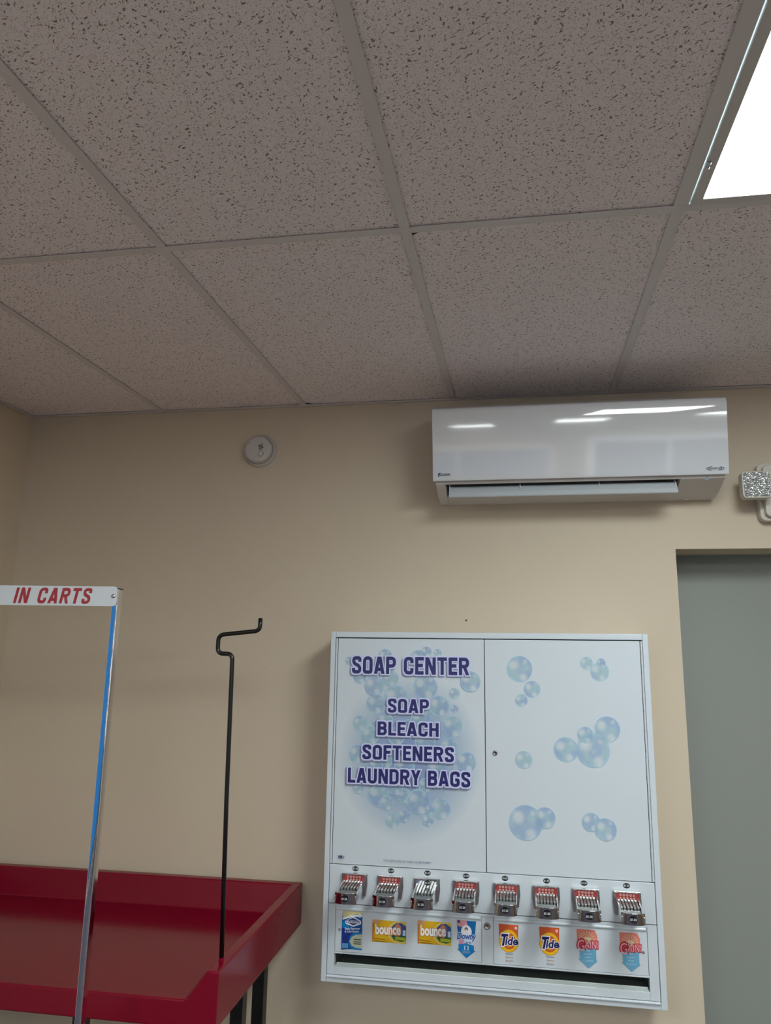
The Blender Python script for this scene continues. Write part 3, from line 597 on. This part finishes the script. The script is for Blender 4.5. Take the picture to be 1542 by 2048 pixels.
# product pictures on the plate
K = lambda *c: mat('ink_%d_%d_%d' % c, c, .35)
cache = {}
def ink(r, g, b_):
    if (r, g, b_) not in cache: cache[(r, g, b_)] = K(r, g, b_)
    return cache[(r, g, b_)]
YP = -.1990
def sticker(nm, x0, x1, z0, z1, draw):
    P = Print(YP - (.0006 if False else 0), .00012); w = x1 - x0; h = z1 - z0
    def q(u, v): return (T(x0 + u * w), Zt(z0 + v * h))
    draw(P, q, w, h); o = P.done('product_picture', lp); o['label'] = nm; return o
def clorox(P, q, w, h):
    P.poly([q(.04, 1.0), q(1, 1.0), q(1, .05), q(0, 0), q(0, .76)], ink(0, 82, 152))
    P.poly([q(.04, 1.0), q(1, 1.0), q(1, .93), q(.55, .90), q(.04, .80)], ink(205, 196, 140))
    P.poly([q(.04, .80), q(.5, .89), q(1, .915), q(1, .875), q(.5, .85), q(.02, .755)], ink(235, 238, 240))
    P.poly([q(.0, .74), q(.5, .42), q(.2, .10), q(0, .1)], ink(20, 50, 130))
    P.poly([q(.0, .74), q(.3, .72), q(.42, .5), q(.0, .56)], ink(0, 120, 190))
    P.face([q(.34, .22), q(.42, .36), q(.62, .45), q(1, .47), q(1, .02), q(.62, .02), q(.42, .08)], ink(20, 120, 190)); P.face([q(.40, .22), q(.5, .34), q(.7, .40), q(1, .42), q(1, .06), q(.7, .07), q(.5, .12)], ink(188, 196, 168)); 
    P.text('Powder', q(.62, 0)[0], q(.97, 0)[0], q(0, .27)[1], q(0, .30)[1], ink(40, 40, 60), off=.02) if False else None
    for v in (.27, .21, .16): P.poly([q(.60, v), q(.95, v), q(.95, v + .025), q(.60, v + .025)], ink(60, 60, 60))
    P.poly([q(.14, .73), q(.56, .86), q(.94, .76), q(.94, .68), q(.56, .60), q(.20, .66)], ink(225, 228, 232)); P.poly([q(.30, .775), q(.55, .825), q(.80, .775), q(.80, .73), q(.30, .725)], ink(30, 40, 90)); P.poly([q(.30, .69), q(.55, .635), q(.8, .69)], ink(30, 40, 90))
    P.text('CLOROX', q(.19, 0)[0], q(.90, 0)[0], q(0, .69)[1], q(0, .765)[1], ink(30, 60, 140), off=.03, outline=(.07, ink(238, 240, 242)))
    P.text('Stain Remover', q(.16, 0)[0], q(.90, 0)[0], q(0, .525)[1], q(0, .585)[1], ink(225, 230, 240), off=.02, rot=.07); P.text('& Color Booster', q(.16, 0)[0], q(.86, 0)[0], q(0, .455)[1], q(0, .51)[1], ink(225, 230, 240), off=.02, rot=.07)
    P.poly([q(.04, .05), q(.34, .05), q(.34, .17), q(.04, .17)], ink(90, 150, 205))
    P.poly([q(0, 0), q(.18, .01), q(.18, .05), q(0, .04)], ink(40, 90, 110))
    cx, cz = q(.88, .90); P.ell(cx, cz, .0058, .0058, ink(235, 238, 240)); P.text('1', cx - .001, cx + .001, cz - .003, cz + .003, ink(20, 60, 130))
def bounce(P, q, w, h):
    P.poly([q(0, 0), q(0, 1), q(1, .97), q(1, 0)], ink(212, 168, 20)); P.poly([q(0, 0), q(0, .85), q(.05, .85), q(.05, 0)], ink(196, 120, 50))
    P.poly([q(.0, .84), q(0, 1), q(.22, 1), q(.25, .88), q(.2, .84)], ink(214, 160, 110))
    cx, cz = q(.80, .46); P.face([q(.46, .5), q(.52, .8), q(.68, .985), q(1, .97), q(1, .05), q(.85, 0), q(.66, .02), q(.5, .25)], ink(222, 190, 60))
    P.face([q(.54, .5), q(.58, .74), q(.70, .9), q(.85, .92), q(1, .78), q(1, .14), q(.85, .08), q(.66, .14), q(.57, .3)], ink(52, 84, 150)); P.face([q(.56, .38), q(1, .38), q(1, .14), q(.85, .08), q(.66, .14), q(.60, .24)], ink(30, 90, 70))
    P.ring(cx - w * .02, cz + h * .02, w * .33, h * .47, .0012, ink(238, 226, 170), a0=1.3, a1=4.9); P.poly([q(.68, .16), q(.99, .14), q(.99, .28), q(.68, .30)], ink(170, 180, 30)); P.poly([q(.90, .36), q(.985, .36), q(.985, .62), q(.90, .60)], ink(190, 215, 235))
    cx, cz = q(.76, .60); P.ell(cx, cz, w * .10, h * .28, ink(205, 130, 100))
    P.text('bounce', q(.09, 0)[0], q(.84, 0)[0], q(0, .36)[1], q(0, .84)[1], ink(238, 238, 236), off=.035, outline=(.075, ink(200, 120, 70)), rot=.03, space=1.0)
    P.poly([q(.05, .14), q(.40, .12), q(.40, .15), q(.05, .19)], ink(160, 110, 10)); P.poly([q(.08, .04), q(.46, .03), q(.46, .055), q(.08, .08)], ink(140, 95, 10))
def downy(P, q, w, h):
    P.poly([q(.0, 1), q(1, .99), q(.93, .60), q(.90, .36), q(.14, .36), q(.08, .6)], ink(0, 96, 158))
    P.face([q(.0, 1), q(.5, 1), q(.58, .86), q(.42, .80), q(.04, .84)], ink(214, 150, 160)); P.face([q(.06, 1), q(.16, 1), q(.2, .93), q(.04, .92)], ink(70, 60, 110))
    cx, cz = q(.50, .70); P.ell(cx, cz, w * .27, h * .17, ink(220, 218, 226)); cx, cz = q(.5, .76); P.ell(cx, cz, w * .09, h * .06, ink(110, 90, 110)); cx, cz = q(.5, .70); P.ell(cx, cz, w * .08, h * .06, ink(225, 205, 205))
    P.face([q(.14, .52), q(.12, .36), q(.40, .38), q(.28, .50)], ink(218, 130, 150)); P.face([q(.30, .36), q(.38, .50), q(.70, .52), q(.92, .5), q(.90, .36)], ink(205, 216, 226))
    P.text('Downy', q(.02, 0)[0], q(1.0, 0)[0], q(0, .44)[1], q(0, .67)[1], ink(30, 62, 140), off=.02, shear=.25, outline=(.09, ink(190, 215, 238)), rot=.03, space=.92)
    P.text('Care', q(.30, 0)[0], q(.74, 0)[0], q(0, .385)[1], q(0, .46)[1], ink(50, 62, 150), off=.02, shear=.2, outline=(.08, ink(220, 228, 240)))
    P.poly([q(.10, .355), q(.5, .385), q(.88, .345), q(.88, .215), q(.96, .205), q(.50, 0), q(.04, .235), q(.12, .24)], ink(0, 118, 184))
    P.text('1', q(.44, 0)[0], q(.56, 0)[0], q(0, .22)[1], q(0, .32)[1], ink(0, 100, 170), off=0, outline=(.04, ink(200, 225, 240))); P.text('LOAD', q(.31, 0)[0], q(.68, 0)[0], q(0, .13)[1], q(0, .19)[1], ink(60, 70, 110), off=.02, outline=(.06, ink(205, 225, 240)))
def tide(P, q, w, h):
    P.poly([q(0, 1), q(1, 1), q(.97, .6), q(.92, .40), q(.06, .40), q(.03, .6)], ink(206, 88, 42))
    cx, cz = q(.50, .52); P.ell(cx, cz, w * .50, h * .335, ink(206, 140, 40)); P.ell(cx, cz, w * .47, h * .315, ink(240, 186, 20)); P.ell(cx, cz, w * .36, h * .24, ink(196, 96, 34)); P.ell(cx + .001, cz - .002, w * .24, h * .16, ink(226, 130, 40))
    P.text('T', q(.12, 0)[0], q(.50, 0)[0], q(0, .37)[1], q(0, .72)[1], ink(16, 24, 96), off=.05, shear=.3, outline=(.13, ink(238, 238, 240)))
    P.text('ide', q(.30, 0)[0], q(.96, 0)[0], q(0, .405)[1], q(0, .655)[1], ink(16, 24, 96), off=.03, shear=.22, space=1.0, outline=(.08, ink(238, 238, 240)), rot=.04)
    cx, cz = q(.87, .91); P.ell(cx, cz, .0038, .0045, ink(235, 225, 220)); P.text('1', cx - .0008, cx + .0008, cz - .0024, cz + .0024, ink(190, 70, 40))
    for k, (t_, c_) in enumerate((('knows', (96, 112, 128)), ('fabrics', (196, 158, 128)), ('best', (176, 134, 110)))): P.text(t_, q(.34, 0)[0], q(.70, 0)[0], q(0, .13 - k * .10)[1], q(0, .185 - k * .10)[1], ink(*c_), off=.01)
def gain(P, q, w, h):
    P.poly([q(0, 1), q(.86, 1), q(.98, .86), q(.96, .5), q(.04, .5)], ink(214, 126, 108)); cx, cz = q(.5, .74)
    for k in range(9):
        a = .1 + k * .36; P.face([(cx, cz), (cx + w * .42 * math.cos(a), cz + h * .22 * math.sin(a)), (cx + w * .42 * math.cos(a + .16), cz + h * .22 * math.sin(a + .16))], ink(226, 176, 146))
    P.ell(cx, cz - .002, w * .2, h * .09, ink(222, 206, 168))
    P.poly([q(.12, .50), q(.90, .52), q(.90, .21), q(.96, .20), q(.52, 0), q(.04, .24), q(.14, .235)], ink(104, 166, 198))
    for k, t_ in enumerate(('THE', 'SCENT', 'SAYS', 'CLEAN')): P.text(t_, q(.5, 0)[0] - w * (.11, .2, .14, .22)[k], q(.5, 0)[0] + w * (.11, .2, .14, .22)[k], q(0, .43 - k * .085)[1], q(0, .475 - k * .085)[1], ink(176, 214, 232), off=.01)
    P.text('G', q(.03, 0)[0], q(.36, 0)[0], q(0, .44)[1], q(0, .73)[1], ink(228, 170, 180), off=.0, outline=(.11, ink(190, 44, 66))); P.text('AIN!', q(.36, 0)[0], q(1.03, 0)[0], q(0, .52)[1], q(0, .71)[1], ink(232, 180, 188), off=.0, shear=.15, outline=(.085, ink(190, 44, 66)), rot=.04, space=1.02)
sticker('blue bleach powder picture', -.3487, -.2807, .8245, .9405, clorox)
sticker('left yellow dryer sheet box picture', -.2478, -.1370, .8545, .9200, bounce)
sticker('right yellow dryer sheet box picture', -.1000, .0076, .8590, .9270, bounce)
sticker('blue softener picture with a down arrow', .0245, .0869, .8280, .9360, downy)
sticker('left orange detergent picture', .1574, .2190, .8345, .9330, tide)
sticker('right orange detergent picture', .2827, .3446, .8345, .9330, tide)
sticker('left red and blue detergent arrow picture', .3966, .4600, .8262, .9340, gain)
sticker('right red and blue detergent arrow picture', .5246, .5870, .8258, .9335, gain)

# ---------------------------------------------------------------- red folding table
tx, ty = -1.165, -.395
tb = thing('folding_table', 'red glossy tray topped laundry folding table on black legs against the wall', 'table', (tx, ty, 0))
def X(x): return x - tx
def Yy(y): return y - ty
xa_, xb_, ya_, yb_ = -1.795, -.5355, -.765, -.024; zr = .9645
bm = bmesh.new()
tz = lambda: None
# tray: floor pan with rims on three sides and a low front lip that rises to the corners
bm = bmesh.new(); X1, X2, Y1, Y2 = X(xb_), X(xa_), Yy(ya_), Yy(yb_); rw, bw, ft, zf, zb2 = .032, .054, .028, .874, .8285
V = {}
def v(x, y, z):
    k = (round(x, 5), round(y, 5), round(z, 5))
    if k not in V: V[k] = bm.verts.new(k)
    return V[k]
def F(*p): bm.faces.new([v(*q) for q in p])
yf = Y1 + ft; pr = [(X1 - rw, zr), (X1 - .082, .899), (X1 - .092, .8935), (X2 + .092, .8935), (X2 + .082, .899), (X2 + rw, zr)]
F((X1 - bw, yf, zf), (X1 - bw, Y2 - bw, zf), (X2 + bw, Y2 - bw, zf), (X2 + bw, yf, zf))
for sx, xo in ((-1, X1), (1, X2)):
    F((xo + sx * rw, yf, zr), (xo + sx * rw, Y2 - rw, zr), (xo + sx * bw, Y2 - bw, zf), (xo + sx * bw, yf, zf))
    F((xo, Y1, zr), (xo, Y2, zr), (xo + sx * rw, Y2 - rw, zr), (xo + sx * rw, yf, zr), (xo + sx * rw, Y1, zr))
    F((xo, Y1, zr), (xo, Y2, zr), (xo, Y2, zb2), (xo, Y1, zb2))
F((X1 - rw, Y2 - rw, zr), (X2 + rw, Y2 - rw, zr), (X2 + bw, Y2 - bw, zf), (X1 - bw, Y2 - bw, zf))
F((X1, Y2, zr), (X2, Y2, zr), (X2 + rw, Y2 - rw, zr), (X1 - rw, Y2 - rw, zr)); F((X1, Y2, zr), (X2, Y2, zr), (X2, Y2, zb2), (X1, Y2, zb2)); F((X1, Y1, zb2), (X1, Y2, zb2), (X2, Y2, zb2), (X2, Y1, zb2))
for (p, q), (r_, t_) in zip(pr, pr[1:]): F((p, Y1, q), (r_, Y1, t_), (r_, yf, t_), (p, yf, q))
F((X1, Y1, zr), *[(p, Y1, q) for p, q in pr], (X2, Y1, zr), (X2, Y1, zb2), (X1, Y1, zb2))
F(*[(p, yf, q) for p, q in pr], (X2 + bw, yf, zf), (X1 - bw, yf, zf))
obj('tray', bm, M_red, tb, bevel=.0045, seg=3)
bm = bmesh.new()
box(bm, X(-1.70), X(-.60), Yy(-.60), Yy(-.56), .800, .8385); box(bm, X(-1.70), X(-.60), Yy(-.20), Yy(-.16), .800, .8385)
obj('support_frame', bm, M_blk, tb, bevel=.002)
for lx in (-.622, -1.108, -1.70):
    for ly in ((-.465,) if lx == -1.108 else (-.258, -.443)):
        bm = bmesh.new(); box(bm, X(lx), X(lx + .038), Yy(ly), Yy(ly + .038), .03, .838); obj('leg', bm, M_blk, tb, bevel=.002)
    bm = bmesh.new(); box(bm, X(lx), X(lx + .038), Yy(-.70), Yy(-.06), 0, .03); obj('foot', bm, M_blk, tb, bevel=.002)
bm = bmesh.new()
pts = [(-.5597, -.688, .962), (-.5705, -.688, 1.363), (-.5768, -.688, 1.7600), (-.6225, -.688, 1.7600), (-.6225, -.688, 1.8130), (-.4978, -.688, 1.8260), (-.4978, -.688, 1.8590)]
pts = [(X(a), Yy(b_), c_) for a, b_, c_ in pts]; tube(bm, rounded(pts, .018, 8), .0062)
lathe(bm, [(.0062, 0), (.005, .003), (0, .0042)], pts[-1], n=16, direction=(0, 0, 1))
hr = obj('hanger_rod', bm, M_blk, tb, smooth='sm'); hr['label'] = 'thin black rod with a bent hook top'
bm = bmesh.new(); cyl(bm, (pts[0][0], pts[0][1], .955), (pts[0][0], pts[0][1], .968), .0085, n=20); obj('rod_socket', bm, M_red, tb, smooth=True)

# ---------------------------------------------------------------- garment rack with the cart sign
D = Vector((.98745, .15754, 0)).normalized(); ang = math.atan2(D.y, D.x)
ro = thing('sign_stand', 'chrome square post stand carrying a white sign that reads IN CARTS', 'sign stand', (-.764, -1.000, 0)); ro.rotation_euler = (0, 0, ang)
# local frame: x along the sign, -y towards the viewer
a_, b__ = .0150, .0270
for nm, xx in (('post', -.0165), ('post', -1.16)):
    bm = bmesh.new(); box(bm, xx, xx + a_, 0, b__, .04, 1.9215); p = obj(nm, bm, M_tube, ro, bevel=.0012)
    bm = bmesh.new(); box(bm, xx - .0008, xx + a_ + .0008, -.0008, b__ + .0008, 1.9205, 1.9235); obj('post_cap', bm, M_blk, p)
bm = bmesh.new(); box(bm, -1.19, .03, -.01, .036, .0, .04); box(bm, -.035, .01, -.30, .20, 0, .035); box(bm, -1.17, -1.13, -.30, .20, 0, .035); obj('base', bm, M_blk, ro, bevel=.003)
sg0, sg1, sz0, sz1 = -1.19, -.0035, 1.8775, 1.9285 - .001
bm = bmesh.new(); prism(bm, rrect(sg0, sg1, sz0, sz1, .009), 'y', -.0035, -.0012); sgn = obj('sign_board', bm, mat('white_sign_enamel', (.62, .66, .70), .35, srgb=False), ro, bevel=.0006)
P = Print(-.0037, .0001); M_sred = mat('dark_red_ink', (.36, .012, .02), .4, srgb=False)
SGN = P
s0 = -.0035
P.block('IN', -.2625, -.2265, 1.8830, 1.9225, .20, [(0, M_sred, 0, 0)], slant=.17, gap=.16); P.block('CARTS', -.2030, -.0690, 1.8830, 1.9225, .20, [(0, M_sred, 0, 0)], slant=.17, gap=.16)
P.done('sign_lettering', sgn)
bm = bmesh.new(); lathe(bm, [(.0055, 0), (.0052, .0012), (.003, .0032), (0, .0036)], (-.0125, -.0035, 1.9030), n=18); obj('bolt', bm, M_clip, sgn, smooth=True)
